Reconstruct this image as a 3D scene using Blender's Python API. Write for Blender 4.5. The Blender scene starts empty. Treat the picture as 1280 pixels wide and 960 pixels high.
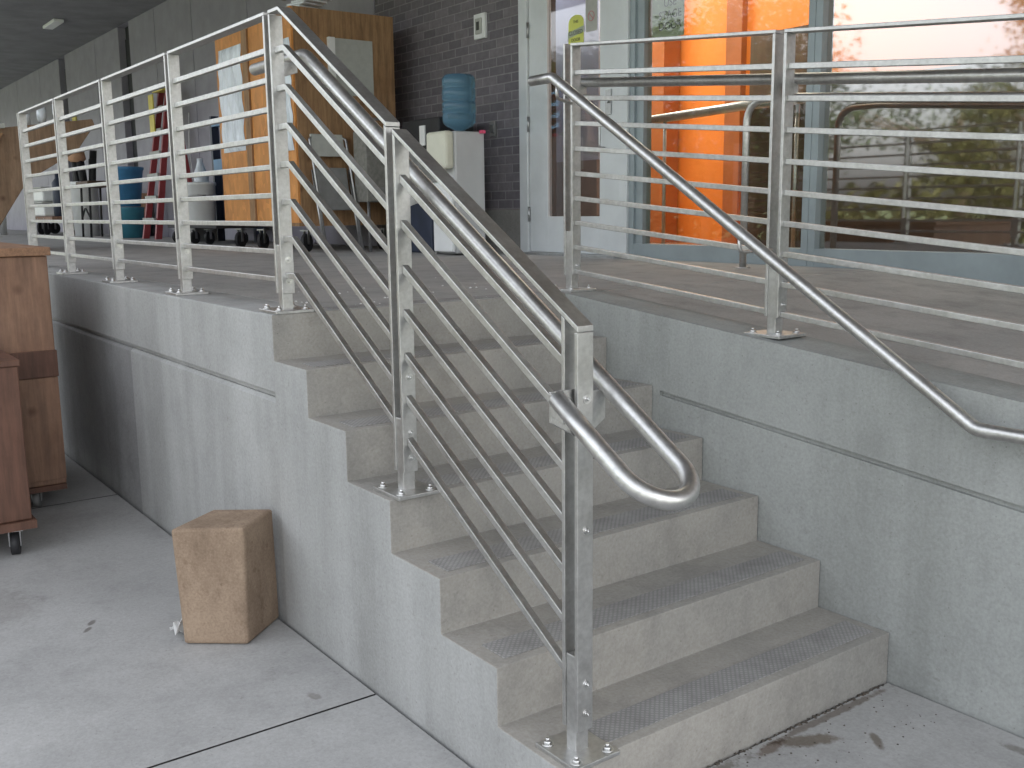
import bpy, bmesh, math, random
from mathutils import Vector, Matrix
random.seed(7)
S = bpy.context.scene
COL = S.collection
T, R, W = 0.28, 0.169, 1.38          # tread, riser, stair width
SL = R / T                            # stair pitch
RS = 0.092                            # ramp pitch
GZ = -7 * R                           # street level; the landing is z = 0
FY = 3.8                              # facade plane

# ------------------------------------------------------------------ materials
def nodes(m):
    m.use_nodes = True
    nt = m.node_tree
    return nt, nt.nodes['Principled BSDF']

def mix_noise(nt, c1, c2, scale, detail=5, rough=.6, lo=.35, hi=.65, stretch=None, coord='Object'):
    tc = nt.nodes.new('ShaderNodeTexCoord')
    src = tc.outputs[coord]
    if stretch:
        mp = nt.nodes.new('ShaderNodeMapping'); mp.inputs['Scale'].default_value = stretch
        nt.links.new(src, mp.inputs['Vector']); src = mp.outputs['Vector']
    n = nt.nodes.new('ShaderNodeTexNoise'); n.inputs['Scale'].default_value = scale
    n.inputs['Detail'].default_value = detail; n.inputs['Roughness'].default_value = rough
    nt.links.new(src, n.inputs['Vector'])
    r = nt.nodes.new('ShaderNodeValToRGB')
    r.color_ramp.elements[0].position = lo; r.color_ramp.elements[1].position = hi
    r.color_ramp.elements[0].color = (*c1, 1); r.color_ramp.elements[1].color = (*c2, 1)
    nt.links.new(n.outputs['Fac'], r.inputs['Fac'])
    return r.outputs['Color'], n.outputs['Fac'], src

def mixc(nt, a, b, fac, mode='MULTIPLY'):
    m = nt.nodes.new('ShaderNodeMix'); m.data_type = 'RGBA'; m.blend_type = mode
    if isinstance(fac, float): m.inputs[0].default_value = fac
    else: nt.links.new(fac, m.inputs[0])
    for k, v in ((6, a), (7, b)):
        if isinstance(v, tuple): m.inputs[k].default_value = (*v, 1)
        else: nt.links.new(v, m.inputs[k])
    return m.outputs[2]

def bump(nt, bsdf, fac, strength, dist):
    b = nt.nodes.new('ShaderNodeBump'); b.inputs['Strength'].default_value = strength
    b.inputs['Distance'].default_value = dist
    nt.links.new(fac, b.inputs['Height']); nt.links.new(b.outputs['Normal'], bsdf.inputs['Normal'])

def mat(name, col, rough=.6, metal=0, var=.15, scale=6, stretch=None, bmp=.1, bdist=.002, spec=None):
    m = bpy.data.materials.new(name); nt, b = nodes(m)
    c2 = tuple(min(1, c * (1 + var)) for c in col); c1 = tuple(c * (1 - var) for c in col)
    c, f, _ = mix_noise(nt, c1, c2, scale, stretch=stretch)
    nt.links.new(c, b.inputs['Base Color'])
    b.inputs['Roughness'].default_value = rough; b.inputs['Metallic'].default_value = metal
    if spec is not None: b.inputs['Specular IOR Level'].default_value = spec
    if bmp: bump(nt, b, f, bmp, bdist)
    return m

def concrete(name, col, big=.16, stain=.25, warm=(1, 1, 1), streak=False, spots=False):
    m = bpy.data.materials.new(name); nt, b = nodes(m)
    lo = tuple(c * (1 - big) for c in col); hi = tuple(c * (1 + big * .7) * w for c, w in zip(col, warm))
    c, f, src = mix_noise(nt, lo, hi, 1.7, 8, .62, .32, .68)
    c2, f2, _ = mix_noise(nt, (1 - stain,) * 3, (1, 1, 1), 5.5, 7, .7, .30, .52)
    c = mixc(nt, c, c2, 1.0)
    c3, f3, _ = mix_noise(nt, (.86, .85, .84), (1.06, 1.06, 1.06), 90, 3, .7, .3, .7)
    c = mixc(nt, c, c3, 1.0)
    if streak:
        c4, f4, _ = mix_noise(nt, (.77, .77, .76), (1, 1, 1), 1.0, 6, .65, .36, .58, stretch=(3.2, 3.2, .35))
        c = mixc(nt, c, c4, .8)
    # sparse pits and specks
    v = nt.nodes.new('ShaderNodeTexVoronoi'); v.inputs['Scale'].default_value = 26
    nt.links.new(src, v.inputs['Vector'])
    r = nt.nodes.new('ShaderNodeValToRGB'); r.color_ramp.elements[0].position = .02; r.color_ramp.elements[1].position = .09
    r.color_ramp.elements[0].color = (.42, .4, .37, 1); r.color_ramp.elements[1].color = (1, 1, 1, 1)
    nt.links.new(v.outputs['Distance'], r.inputs['Fac'])
    c = mixc(nt, c, r.outputs['Color'], .6)
    # fine grime speckle
    c5, f5, _ = mix_noise(nt, (.72, .70, .67), (1, 1, 1), 34, 5, .75, .26, .40)
    c = mixc(nt, c, c5, .75)
    if spots:     # wear of its own shape: rusty and oily spots on the pavement slabs
        for (px, py, rx, ry, rz, col2, dist) in SPOTS:
            mp = nt.nodes.new('ShaderNodeMapping'); mp.vector_type = 'TEXTURE'
            mp.inputs['Location'].default_value = (px, py, GZ); mp.inputs['Rotation'].default_value = (0, 0, rz)
            mp.inputs['Scale'].default_value = (rx, ry, 1)
            nt.links.new(src, mp.inputs['Vector'])
            nn = nt.nodes.new('ShaderNodeTexNoise'); nn.inputs['Scale'].default_value = 22; nn.inputs['Detail'].default_value = 5; nn.inputs['Roughness'].default_value = .7
            nt.links.new(src, nn.inputs['Vector'])
            ln = nt.nodes.new('ShaderNodeVectorMath'); ln.operation = 'LENGTH'; nt.links.new(mp.outputs[0], ln.inputs[0])
            ad = nt.nodes.new('ShaderNodeMath'); ad.operation = 'MULTIPLY_ADD'; ad.inputs[1].default_value = dist
            nt.links.new(nn.outputs['Fac'], ad.inputs[0]); nt.links.new(ln.outputs['Value'], ad.inputs[2])
            rr = nt.nodes.new('ShaderNodeMapRange'); rr.inputs['From Min'].default_value = .75 + dist * .5; rr.inputs['From Max'].default_value = 1.25 + dist * .5
            rr.inputs['To Min'].default_value = 1; rr.inputs['To Max'].default_value = 0
            nt.links.new(ad.outputs[0], rr.inputs['Value'])
            c = mixc(nt, c, col2, rr.outputs[0])
    nt.links.new(c, b.inputs['Base Color'])
    b.inputs['Roughness'].default_value = .86; b.inputs['Specular IOR Level'].default_value = .3
    a = nt.nodes.new('ShaderNodeMath'); a.operation = 'ADD'
    nt.links.new(f2, a.inputs[0]); nt.links.new(f3, a.inputs[1])
    bump(nt, b, a.outputs[0], .22, .0035)
    return m

def steel_mat(name, col=(.60, .60, .59), rough=.34, stretch=(1, 1, 1), scale=60):
    m = bpy.data.materials.new(name); nt, b = nodes(m)
    c, f, _ = mix_noise(nt, tuple(x * .86 for x in col), tuple(x * 1.08 for x in col), scale, 4, .6, .3, .7, stretch=stretch)
    c2, f2, _ = mix_noise(nt, (.82, .81, .8), (1, 1, 1), 9, 6, .65, .35, .6)
    nt.links.new(mixc(nt, c, c2, .8), b.inputs['Base Color'])
    b.inputs['Metallic'].default_value = 1
    mr = nt.nodes.new('ShaderNodeMapRange'); mr.inputs['To Min'].default_value = rough - .07; mr.inputs['To Max'].default_value = rough + .12
    nt.links.new(f2, mr.inputs['Value']); nt.links.new(mr.outputs[0], b.inputs['Roughness'])
    bump(nt, b, f, .06, .0006)
    return m

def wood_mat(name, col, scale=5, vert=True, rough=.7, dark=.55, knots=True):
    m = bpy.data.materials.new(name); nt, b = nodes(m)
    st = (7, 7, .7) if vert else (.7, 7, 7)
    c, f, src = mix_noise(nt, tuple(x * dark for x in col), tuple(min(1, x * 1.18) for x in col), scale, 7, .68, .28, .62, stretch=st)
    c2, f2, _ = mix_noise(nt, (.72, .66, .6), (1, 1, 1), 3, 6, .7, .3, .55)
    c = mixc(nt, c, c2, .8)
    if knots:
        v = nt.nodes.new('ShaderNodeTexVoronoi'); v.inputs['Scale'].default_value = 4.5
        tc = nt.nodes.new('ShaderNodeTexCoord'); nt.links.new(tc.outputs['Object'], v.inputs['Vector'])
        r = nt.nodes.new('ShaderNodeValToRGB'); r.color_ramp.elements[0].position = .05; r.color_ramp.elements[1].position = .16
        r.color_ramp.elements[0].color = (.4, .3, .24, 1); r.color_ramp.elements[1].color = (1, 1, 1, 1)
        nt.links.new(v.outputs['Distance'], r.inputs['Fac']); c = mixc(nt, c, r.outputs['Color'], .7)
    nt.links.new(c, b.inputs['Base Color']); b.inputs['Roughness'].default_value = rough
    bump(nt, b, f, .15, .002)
    return m

def osb_mat(name, col):
    m = bpy.data.materials.new(name); nt, b = nodes(m)
    tc = nt.nodes.new('ShaderNodeTexCoord')
    v = nt.nodes.new('ShaderNodeTexVoronoi'); v.inputs['Scale'].default_value = 16; v.inputs['Randomness'].default_value = 1
    mp = nt.nodes.new('ShaderNodeMapping'); mp.inputs['Scale'].default_value = (1, 1, .55)
    nt.links.new(tc.outputs['Object'], mp.inputs['Vector']); nt.links.new(mp.outputs['Vector'], v.inputs['Vector'])
    bw = nt.nodes.new('ShaderNodeRGBToBW'); nt.links.new(v.outputs['Color'], bw.inputs[0])
    r = nt.nodes.new('ShaderNodeValToRGB')
    r.color_ramp.elements[0].color = (*[x * .8 for x in col], 1); r.color_ramp.elements[1].color = (*[min(1, x * 1.15) for x in col], 1)
    nt.links.new(bw.outputs[0], r.inputs['Fac'])
    c2, f2, _ = mix_noise(nt, (.78, .72, .66), (1, 1, 1), 2.4, 6, .65, .3, .6)
    nt.links.new(mixc(nt, r.outputs['Color'], c2, .8), b.inputs['Base Color'])
    b.inputs['Roughness'].default_value = .65
    return m

def block_mat():
    m = bpy.data.materials.new('worn_tan_block'); nt, b = nodes(m)
    c, f, src = mix_noise(nt, (.215, .155, .112), (.37, .28, .205), 4, 9, .72, .33, .62, stretch=(1, 1, .6))
    c2, f2, _ = mix_noise(nt, (.45, .38, .33), (1, 1, 1), 17, 6, .75, .30, .44)
    c3, f3, _ = mix_noise(nt, (.84, .82, .8), (1.08, 1.08, 1.08), 120, 3, .6, .3, .7)
    c = mixc(nt, c, c2, .5); c = mixc(nt, c, c3, 1.0)
    nt.links.new(c, b.inputs['Base Color']); b.inputs['Roughness'].default_value = .9; b.inputs['Specular IOR Level'].default_value = .2
    bump(nt, b, f2, .45, .006)
    return m

def bottle_mat():
    m = bpy.data.materials.new('blue_clear_plastic'); nt, b = nodes(m)
    b.inputs['Base Color'].default_value = (.25, .50, .68, 1); b.inputs['Roughness'].default_value = .12
    b.inputs['Transmission Weight'].default_value = .75; b.inputs['IOR'].default_value = 1.33
    return m

def brick_mat():
    m = bpy.data.materials.new('dark_brick'); nt, b = nodes(m)
    tc = nt.nodes.new('ShaderNodeTexCoord')
    mp = nt.nodes.new('ShaderNodeMapping'); mp.inputs['Rotation'].default_value = (math.radians(90), 0, 0)
    nt.links.new(tc.outputs['Object'], mp.inputs['Vector'])
    k = nt.nodes.new('ShaderNodeTexBrick')
    k.inputs['Scale'].default_value = 1.0; k.inputs['Brick Width'].default_value = .215; k.inputs['Row Height'].default_value = .0755
    k.inputs['Mortar Size'].default_value = .006; k.inputs['Mortar Smooth'].default_value = .3; k.inputs['Bias'].default_value = -.2
    k.inputs['Color1'].default_value = (.16, .147, .168, 1); k.inputs['Color2'].default_value = (.235, .215, .235, 1)
    k.inputs['Mortar'].default_value = (.30, .29, .30, 1)
    nt.links.new(mp.outputs[0], k.inputs['Vector'])
    c2, f2, _ = mix_noise(nt, (.72, .72, .72), (1.1, 1.1, 1.1), 14, 6, .7, .3, .7)
    nt.links.new(mixc(nt, k.outputs['Color'], c2, .9), b.inputs['Base Color'])
    b.inputs['Roughness'].default_value = .75
    inv = nt.nodes.new('ShaderNodeMath'); inv.operation = 'SUBTRACT'; inv.inputs[0].default_value = 1
    nt.links.new(k.outputs['Fac'], inv.inputs[1])
    bump(nt, b, inv.outputs[0], .8, .006)
    return m

def diamond_mat():
    m = bpy.data.materials.new('abrasive_strip'); nt, b = nodes(m)
    tc = nt.nodes.new('ShaderNodeTexCoord')
    hs = []
    for ang in (45, -45):
        mp = nt.nodes.new('ShaderNodeMapping'); mp.inputs['Rotation'].default_value = (0, 0, math.radians(ang))
        nt.links.new(tc.outputs['Object'], mp.inputs['Vector'])
        w = nt.nodes.new('ShaderNodeTexWave'); w.inputs['Scale'].default_value = 24; w.inputs['Distortion'].default_value = .4
        nt.links.new(mp.outputs[0], w.inputs['Vector']); hs.append(w.outputs['Fac'])
    mx = nt.nodes.new('ShaderNodeMath'); mx.operation = 'MULTIPLY'
    nt.links.new(hs[0], mx.inputs[0]); nt.links.new(hs[1], mx.inputs[1])
    r = nt.nodes.new('ShaderNodeValToRGB')
    r.color_ramp.elements[0].position = .05; r.color_ramp.elements[1].position = .45
    r.color_ramp.elements[0].color = (.235, .235, .24, 1); r.color_ramp.elements[1].color = (.315, .313, .32, 1)
    nt.links.new(mx.outputs[0], r.inputs['Fac'])
    c2, f2, _ = mix_noise(nt, (.82, .80, .76), (1.22, 1.2, 1.14), 6, 8, .75, .32, .62)
    nt.links.new(mixc(nt, r.outputs['Color'], c2, 1.0), b.inputs['Base Color'])
    b.inputs['Roughness'].default_value = .75
    bump(nt, b, mx.outputs[0], .5, .0015)
    return m

def glass_mat(name, ior=1.75, tint=(.93, .95, .93), rough=.0):
    m = bpy.data.materials.new(name); m.use_nodes = True; nt = m.node_tree
    nt.nodes.remove(nt.nodes['Principled BSDF']); out = nt.nodes['Material Output']
    tr = nt.nodes.new('ShaderNodeBsdfTransparent'); tr.inputs['Color'].default_value = (*tint, 1)
    gl = nt.nodes.new('ShaderNodeBsdfGlossy'); gl.inputs['Roughness'].default_value = rough
    tc = nt.nodes.new('ShaderNodeTexCoord'); n = nt.nodes.new('ShaderNodeTexNoise'); n.inputs['Scale'].default_value = 1.1
    n.inputs['Detail'].default_value = 1
    nt.links.new(tc.outputs['Object'], n.inputs['Vector'])
    bp = nt.nodes.new('ShaderNodeBump'); bp.inputs['Strength'].default_value = .012; bp.inputs['Distance'].default_value = .02
    nt.links.new(n.outputs['Fac'], bp.inputs['Height']); nt.links.new(bp.outputs[0], gl.inputs['Normal'])
    fr = nt.nodes.new('ShaderNodeFresnel'); fr.inputs['IOR'].default_value = ior
    mx = nt.nodes.new('ShaderNodeMixShader')
    ge = nt.nodes.new('ShaderNodeNewGeometry'); fm = nt.nodes.new('ShaderNodeMath'); fm.operation = 'MULTIPLY_ADD'   # reflect once per pane
    fm.inputs[1].default_value = -1; fm.inputs[2].default_value = 1; nt.links.new(ge.outputs['Backfacing'], fm.inputs[0])
    f2 = nt.nodes.new('ShaderNodeMath'); f2.operation = 'MULTIPLY'
    nt.links.new(fr.outputs[0], f2.inputs[0]); nt.links.new(fm.outputs[0], f2.inputs[1])
    nt.links.new(f2.outputs[0], mx.inputs[0]); nt.links.new(tr.outputs[0], mx.inputs[1]); nt.links.new(gl.outputs[0], mx.inputs[2])
    nt.links.new(mx.outputs[0], out.inputs['Surface'])
    return m

def emit_mat(name, col, strength):
    m = bpy.data.materials.new(name); nt, b = nodes(m)
    b.inputs['Base Color'].default_value = (*col, 1)
    b.inputs['Emission Color'].default_value = (*col, 1); b.inputs['Emission Strength'].default_value = strength
    return m

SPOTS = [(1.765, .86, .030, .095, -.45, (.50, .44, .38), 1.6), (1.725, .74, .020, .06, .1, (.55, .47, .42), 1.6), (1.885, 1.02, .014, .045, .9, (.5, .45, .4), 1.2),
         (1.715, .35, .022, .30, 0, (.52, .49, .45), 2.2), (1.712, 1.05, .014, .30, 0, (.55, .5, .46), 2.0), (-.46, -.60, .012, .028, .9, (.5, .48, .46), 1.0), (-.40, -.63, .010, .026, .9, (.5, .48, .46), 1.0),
         (.62, -.18, .03, .015, .2, (.72, .7, .68), 1.4), (2.2, 1.30, .09, .02, .1, (.62, .60, .57), 1.6), (-.9, -.9, .25, .16, .3, (.86, .85, .84), 2), (.3, -1.0, .3, .2, 1.0, (1.12, 1.12, 1.12), 2)]
M = dict(
    wall=concrete('cast_concrete_wall', (.415, .42, .415), .09, .09, streak=True),
    wall_dark=concrete('darker_cast_concrete', (.315, .318, .318), .15, .16, streak=True),
    rwall=concrete('cast_concrete_ramp_wall', (.37, .385, .375), .08, .10, streak=True),
    step=concrete('stair_concrete', (.355, .347, .325), .13, .20, warm=(1.03, 1, .97)),
    deck=concrete('deck_concrete', (.43, .43, .425), .14, .25, warm=(1.02, 1, .98)),
    pave=concrete('pavement_concrete', (.42, .42, .415), .10, .14, spots=True),
    gap=mat('joint_dirt', (.03, .028, .026), .95, var=.4, scale=30),
    dirt=mat('dark_dirt', (.10, .085, .07), .95, var=.4, scale=40, bmp=.4),
    steel=steel_mat('satin_stainless', rough=.42),
    tube=steel_mat('polished_stainless_tube', (.66, .66, .65), .38),
    bolt=steel_mat('bolt_steel', (.7, .7, .69), .28),
    strip=diamond_mat(),
    brick=brick_mat(),
    base=concrete('base_block', (.30, .295, .28), .1, .15),
    panel=mat('dark_wall_panel', (.30, .29, .345), .55, var=.10, scale=3, bmp=.05),
    recess=mat('dark_recess', (.035, .037, .043), .7, var=.2),
    soffit=mat('soffit_paint', (.22, .22, .235), .8, var=.15, scale=2),
    alu=mat('pale_aluminium', (.66, .695, .71), .42, metal=.15, var=.05, scale=4, bmp=.02),
    alud=mat('grey_aluminium', (.30, .35, .37), .42, metal=.3, var=.08, scale=4, bmp=.02),
    glass=glass_mat('storefront_glass', 3.7, (.82, .84, .80), .03),
    glass2=glass_mat('clear_glass', 1.8, (.86, .88, .85), .02),
    dglass=glass_mat('door_glass', 2.2, (.7, .72, .74), .03),
    orange=mat('orange_paint', (.90, .27, .045), .5, var=.05, scale=1.5, bmp=.02),
    orange2=mat('dull_orange_wood', (.42, .13, .04), .5, var=.12, scale=3),
    lav=mat('lavender_paint', (.62, .62, .70), .6, var=.04),
    dado=mat('vestibule_dado_paint', (.36, .31, .29), .6),
    dbrown=mat('dark_brown_panel', (.085, .05, .03), .6, var=.25, scale=2, stretch=(4, 4, .5)),
    ifloor=mat('lobby_floor', (.30, .16, .085), .25, var=.12, scale=3, bmp=.01),
    iwhite=mat('lobby_ceiling', (.6, .58, .55), .8),
    osb=osb_mat('plywood_orange', (.68, .30, .085)),
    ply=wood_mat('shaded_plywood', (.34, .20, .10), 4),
    cart=wood_mat('red_brown_plywood', (.27, .155, .10), 3, rough=.6),
    cart2=wood_mat('dark_red_plywood', (.13, .062, .04), 3, rough=.6),
    cartedge=wood_mat('plywood_edge', (.30, .17, .10), 8, vert=False),
    block=block_mat(),
    hopper=wood_mat('brown_board', (.27, .18, .115), 3),
    paper=mat('paper', (.80, .80, .79), .8, var=.05),
    gpaper=mat('grey_paper', (.46, .47, .44), .7, var=.06, scale=20),
    film=mat('plastic_film', (.72, .78, .84), .25, var=.14, scale=3, stretch=(5, 5, .8), bmp=.8, bdist=.02),
    white=mat('white_plastic', (.84, .86, .86), .4, var=.04),
    cream=mat('cream_plastic', (.72, .72, .60), .4, var=.04),
    coolgrey=mat('cooler_side', (.56, .57, .575), .45, var=.03),
    bottle=bottle_mat(),
    black=mat('black_rubber', (.02, .02, .022), .6, var=.2),
    navy=mat('navy_plastic', (.025, .035, .065), .45, var=.2),
    blue=mat('blue_plastic', (.06, .22, .42), .4, var=.12),
    teal=mat('teal_plastic', (.05, .22, .30), .45, var=.12),
    red=mat('red_fibreglass', (.30, .045, .05), .45, var=.12),
    yellow=mat('yellow_label', (.75, .62, .10), .5, var=.08),
    lime=mat('lime_sticker', (.70, .74, .16), .5, var=.04),
    ink=mat('sign_ink', (.05, .055, .05), .6, var=.1),
    signg=mat('pale_green_sign', (.42, .48, .37), .5, var=.05),
    peach=mat('peach_box', (.62, .36, .22), .6),
    grey=mat('grey_metal', (.24, .24, .235), .5, metal=.2, var=.12, scale=10),
    grey2=mat('mottled_grey_panel', (.22, .215, .195), .7, var=.2, scale=25),
    galv=steel_mat('galvanised', (.5, .51, .52), .4),
    bark=mat('bark', (.09, .065, .045), .9, var=.3, scale=10, bmp=.6, bdist=.02),
    leaf=mat('leaf_green', (.055, .085, .025), .6, var=.45, scale=1.1, bmp=0),
    leaf2=mat('leaf_olive', (.10, .10, .035), .6, var=.4, scale=1.3, bmp=0),
    lawn=mat('lawn', (.075, .10, .03), .9, var=.35, scale=.6, bmp=.3, bdist=.03),
    rope=mat('white_cord', (.7, .7, .7), .7),
    stain=mat('rust_brown_stain', (.14, .11, .085), .9, var=.35, scale=60),
    pink=mat('pink_plastic', (.8, .1, .2), .4),
)

# ------------------------------------------------------------------ mesh builder
class MB:
    def __init__(s): s.v = []; s.f = []; s.sm = []
    def hexa(s, p):       # 8 points: bottom 4 ccw, top 4 ccw
        i = len(s.v); s.v += [tuple(q) for q in p]
        for q in ((3, 2, 1, 0), (4, 5, 6, 7), (0, 1, 5, 4), (1, 2, 6, 5), (2, 3, 7, 6), (3, 0, 4, 7)):
            s.f.append(tuple(i + k for k in q)); s.sm.append(False)
        return s
    def box(s, x0, x1, y0, y1, z0, z1, sh=0.0):   # sh: slope of z along x
        g = lambda x, y, z: (x, y, z - sh * x)
        return s.hexa([g(x0, y0, z0), g(x1, y0, z0), g(x1, y1, z0), g(x0, y1, z0),
                       g(x0, y0, z1), g(x1, y0, z1), g(x1, y1, z1), g(x0, y1, z1)])
    def prism_y(s, poly, y0, y1):                  # poly in (x, z), ccw seen from -y
        n = len(poly); i = len(s.v)
        s.v += [(x, y0, z) for x, z in poly] + [(x, y1, z) for x, z in poly]
        s.f.append(tuple(range(i, i + n))); s.sm.append(False)
        s.f.append(tuple(range(i + 2 * n - 1, i + n - 1, -1))); s.sm.append(False)
        for k in range(n):
            a, b = k, (k + 1) % n
            s.f.append((i + b, i + a, i + n + a, i + n + b)); s.sm.append(False)
        return s
    def ring(s, pts, rad, nseg=14, cap=True, closed=False):   # tube along points
        pts = [Vector(p) for p in pts]; n = len(pts)
        rads = rad if isinstance(rad, (list, tuple)) else [rad] * n
        prev = None; rings = []
        for k, p in enumerate(pts):
            t = (pts[min(k + 1, n - 1)] - pts[max(k - 1, 0)]).normalized()
            if prev is None:
                a = Vector((0, 0, 1)) if abs(t.z) < .9 else Vector((1, 0, 0))
                u = t.cross(a).normalized()
            else:
                u = (prev - t * prev.dot(t)).normalized()
            w = t.cross(u); prev = u
            i = len(s.v)
            for j in range(nseg):
                an = 2 * math.pi * j / nseg
                s.v.append(tuple(p + (u * math.cos(an) + w * math.sin(an)) * rads[k]))
            rings.append(i)
        for k in range(n - 1):
            a, b = rings[k], rings[k + 1]
            for j in range(nseg):
                j2 = (j + 1) % nseg
                s.f.append((a + j, a + j2, b + j2, b + j)); s.sm.append(True)
        if cap:
            s.f.append(tuple(rings[0] + j for j in range(nseg))[::-1]); s.sm.append(False)
            s.f.append(tuple(rings[-1] + j for j in range(nseg))); s.sm.append(False)
        return s
    def cyl(s, a, b, r, r2=None, nseg=16):
        return s.ring([a, b], [r, r if r2 is None else r2], nseg)
    def lathe(s, cx, cy, prof, nseg=28):           # prof list of (r, z)
        rings = []
        for r, z in prof:
            i = len(s.v); rings.append(i)
            for j in range(nseg):
                an = 2 * math.pi * j / nseg
                s.v.append((cx + r * math.cos(an), cy + r * math.sin(an), z))
        for a, b in zip(rings, rings[1:]):
            for j in range(nseg):
                j2 = (j + 1) % nseg
                s.f.append((a + j, a + j2, b + j2, b + j)); s.sm.append(True)
        s.f.append(tuple(rings[0] + j for j in range(nseg))[::-1]); s.sm.append(False)
        s.f.append(tuple(rings[-1] + j for j in range(nseg))); s.sm.append(False)
        return s
    def rot(s, ang, piv, axis='Z'):
        m = Matrix.Translation(piv) @ Matrix.Rotation(ang, 4, axis) @ Matrix.Translation(-Vector(piv))
        s.v = [tuple(m @ Vector(p)) for p in s.v]; return s
    def build(s, name, m, parent=None, bevel=0, seg=2, loc=None, autos=False):
        me = bpy.data.meshes.new(name)
        off = Vector(loc) if loc is not None else Vector((0, 0, 0))
        base = Vector((0, 0, 0))
        if parent is not None:
            q = parent
            while q is not None: base += Vector(q.location); q = q.parent
        o = bpy.data.objects.new(name, me)
        me.from_pydata([tuple(Vector(p) - base - off) for p in s.v], [], s.f)
        me.polygons.foreach_set('use_smooth', s.sm)
        me.update()
        bm = bmesh.new(); bm.from_mesh(me); bmesh.ops.recalc_face_normals(bm, faces=bm.faces); bm.to_mesh(me); bm.free()
        me.materials.append(m)
        COL.objects.link(o)
        if parent is not None: o.parent = parent
        o.location = off
        if bevel:
            b = o.modifiers.new('bevel', 'BEVEL'); b.width = bevel; b.segments = seg; b.limit_method = 'ANGLE'; b.angle_limit = math.radians(40)
            b.harden_normals = False
        return o

def tag(o, label=None, cat=None, group=None, kind=None):
    if label: o['label'] = label
    if cat: o['category'] = cat
    if group: o['group'] = group
    if kind: o['kind'] = kind
    return o
def empty(name, loc, label, cat, group=None):
    o = bpy.data.objects.new(name, None); COL.objects.link(o); o.location = loc; o.empty_display_size = .1
    return tag(o, label, cat, group)

def fillet(pts, r, n=8):
    """round the corners of a 3D polyline"""
    pts = [Vector(p) for p in pts]; out = [pts[0]]
    for k in range(1, len(pts) - 1):
        a, b, c = pts[k - 1], pts[k], pts[k + 1]
        d1 = (a - b).normalized(); d2 = (c - b).normalized()
        ang = d1.angle(d2); t = min(r / math.tan(ang / 2), (a - b).length * .49, (c - b).length * .49)
        p0 = b + d1 * t; p2 = b + d2 * t
        for j in range(n + 1):
            u = j / n
            out.append(p0 * (1 - u) ** 2 + b * 2 * u * (1 - u) + p2 * u * u)
    out.append(pts[-1]); return out

def sweep_bar(mb, pts, y0, y1, t):
    """flat bar along an xz polyline, top surface on the line, thickness t below (perpendicular)"""
    pts = [Vector((p[0], p[1])) for p in pts]; n = len(pts); low = []
    for k, p in enumerate(pts):
        ns = []
        if k > 0: d = (p - pts[k - 1]).normalized(); ns.append(Vector((d.y, -d.x)))
        if k < n - 1: d = (pts[k + 1] - p).normalized(); ns.append(Vector((d.y, -d.x)))
        if len(ns) == 1:   # cut ends vertical
            nn = ns[0]; low.append(p + Vector((0, -t / abs(nn.y))))
        else:
            m = (ns[0] + ns[1]).normalized(); low.append(p + m * (t / m.dot(ns[0])))
    poly = low + [p for p in reversed(pts)]
    mb.prism_y([(p.x, p.y) for p in poly], y0, y1)
    return mb

def hexnut(mb, c, axis, r=.011, h=.009):
    c = Vector(c); a = Vector(axis)
    mb.ring([c, c + a * h], r, 6); mb.ring([c + a * h, c + a * (h + .008)], r * .55, 8)
    mb.ring([c - a * .001, c + a * .002], r * 1.5, 12)
    return mb

# ------------------------------------------------------------------ ground, deck, stairs, walls
tag(MB().box(-260, 260, -300, 200, GZ - .4, GZ - .05).build('ground', M['lawn']), kind='structure')
tag(MB().box(-60, 40, -9.1, 1.36, GZ - .045, GZ - .04).build('ground_joint_bed', M['gap']), kind='structure')
pv = MB()
xs = [-60, -30, -20, -14.27, -11.27, -8.27, -5.27, -2.27, .73, 3.73, 6.73, 9.73, 20, 40]
ys = [-9.1, -6.1, -3.1, -.008]
for a, b in zip(xs, xs[1:]):
    for c, d in zip(ys, ys[1:]):
        pv.box(a + .005, b - .005, c + .005, d - (.006 if d == -.008 else .005), GZ - .039, GZ)
for a, b in ((1.692, 3.73), (3.73, 6.73), (6.73, 9.0)):
    pv.box(a + (.0 if a < 2 else .004), b - .004, .0, W - .012, GZ - .039, GZ)
pvo = tag(pv.build('pavement', M['pave']), kind='structure'); pvo.data.materials.append(M['gap'])
for pl in pvo.data.polygons:
    if pl.normal.z < .5: pl.material_index = 1

def notch(z):  # groove geometry
    return z
# landing deck
dk = MB().box(-32, 0, .25, W, -1.3, 0).box(-32, 0, W, FY + .4, -1.3, -.0)
dk = MB().box(-32, -.0, .25, FY + .3, -1.3, 0)
tag(dk.build('landing_pavement', M['deck']), kind='structure')
tag(MB().box(0, 9, W + .22, FY + .3, -.5, -.002, RS).box(9, 10, W + .22, FY + .3, -1.3, -.83).build('ramp_path', M['deck']), kind='structure')

# left retaining wall (face at y=.004, groove under the coping band)
gz = -.292
lw = MB()
lw.box(-32, 0, .003, .25, gz, 0)
lw.box(-32, 0, .022, .25, gz - .022, gz)
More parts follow.
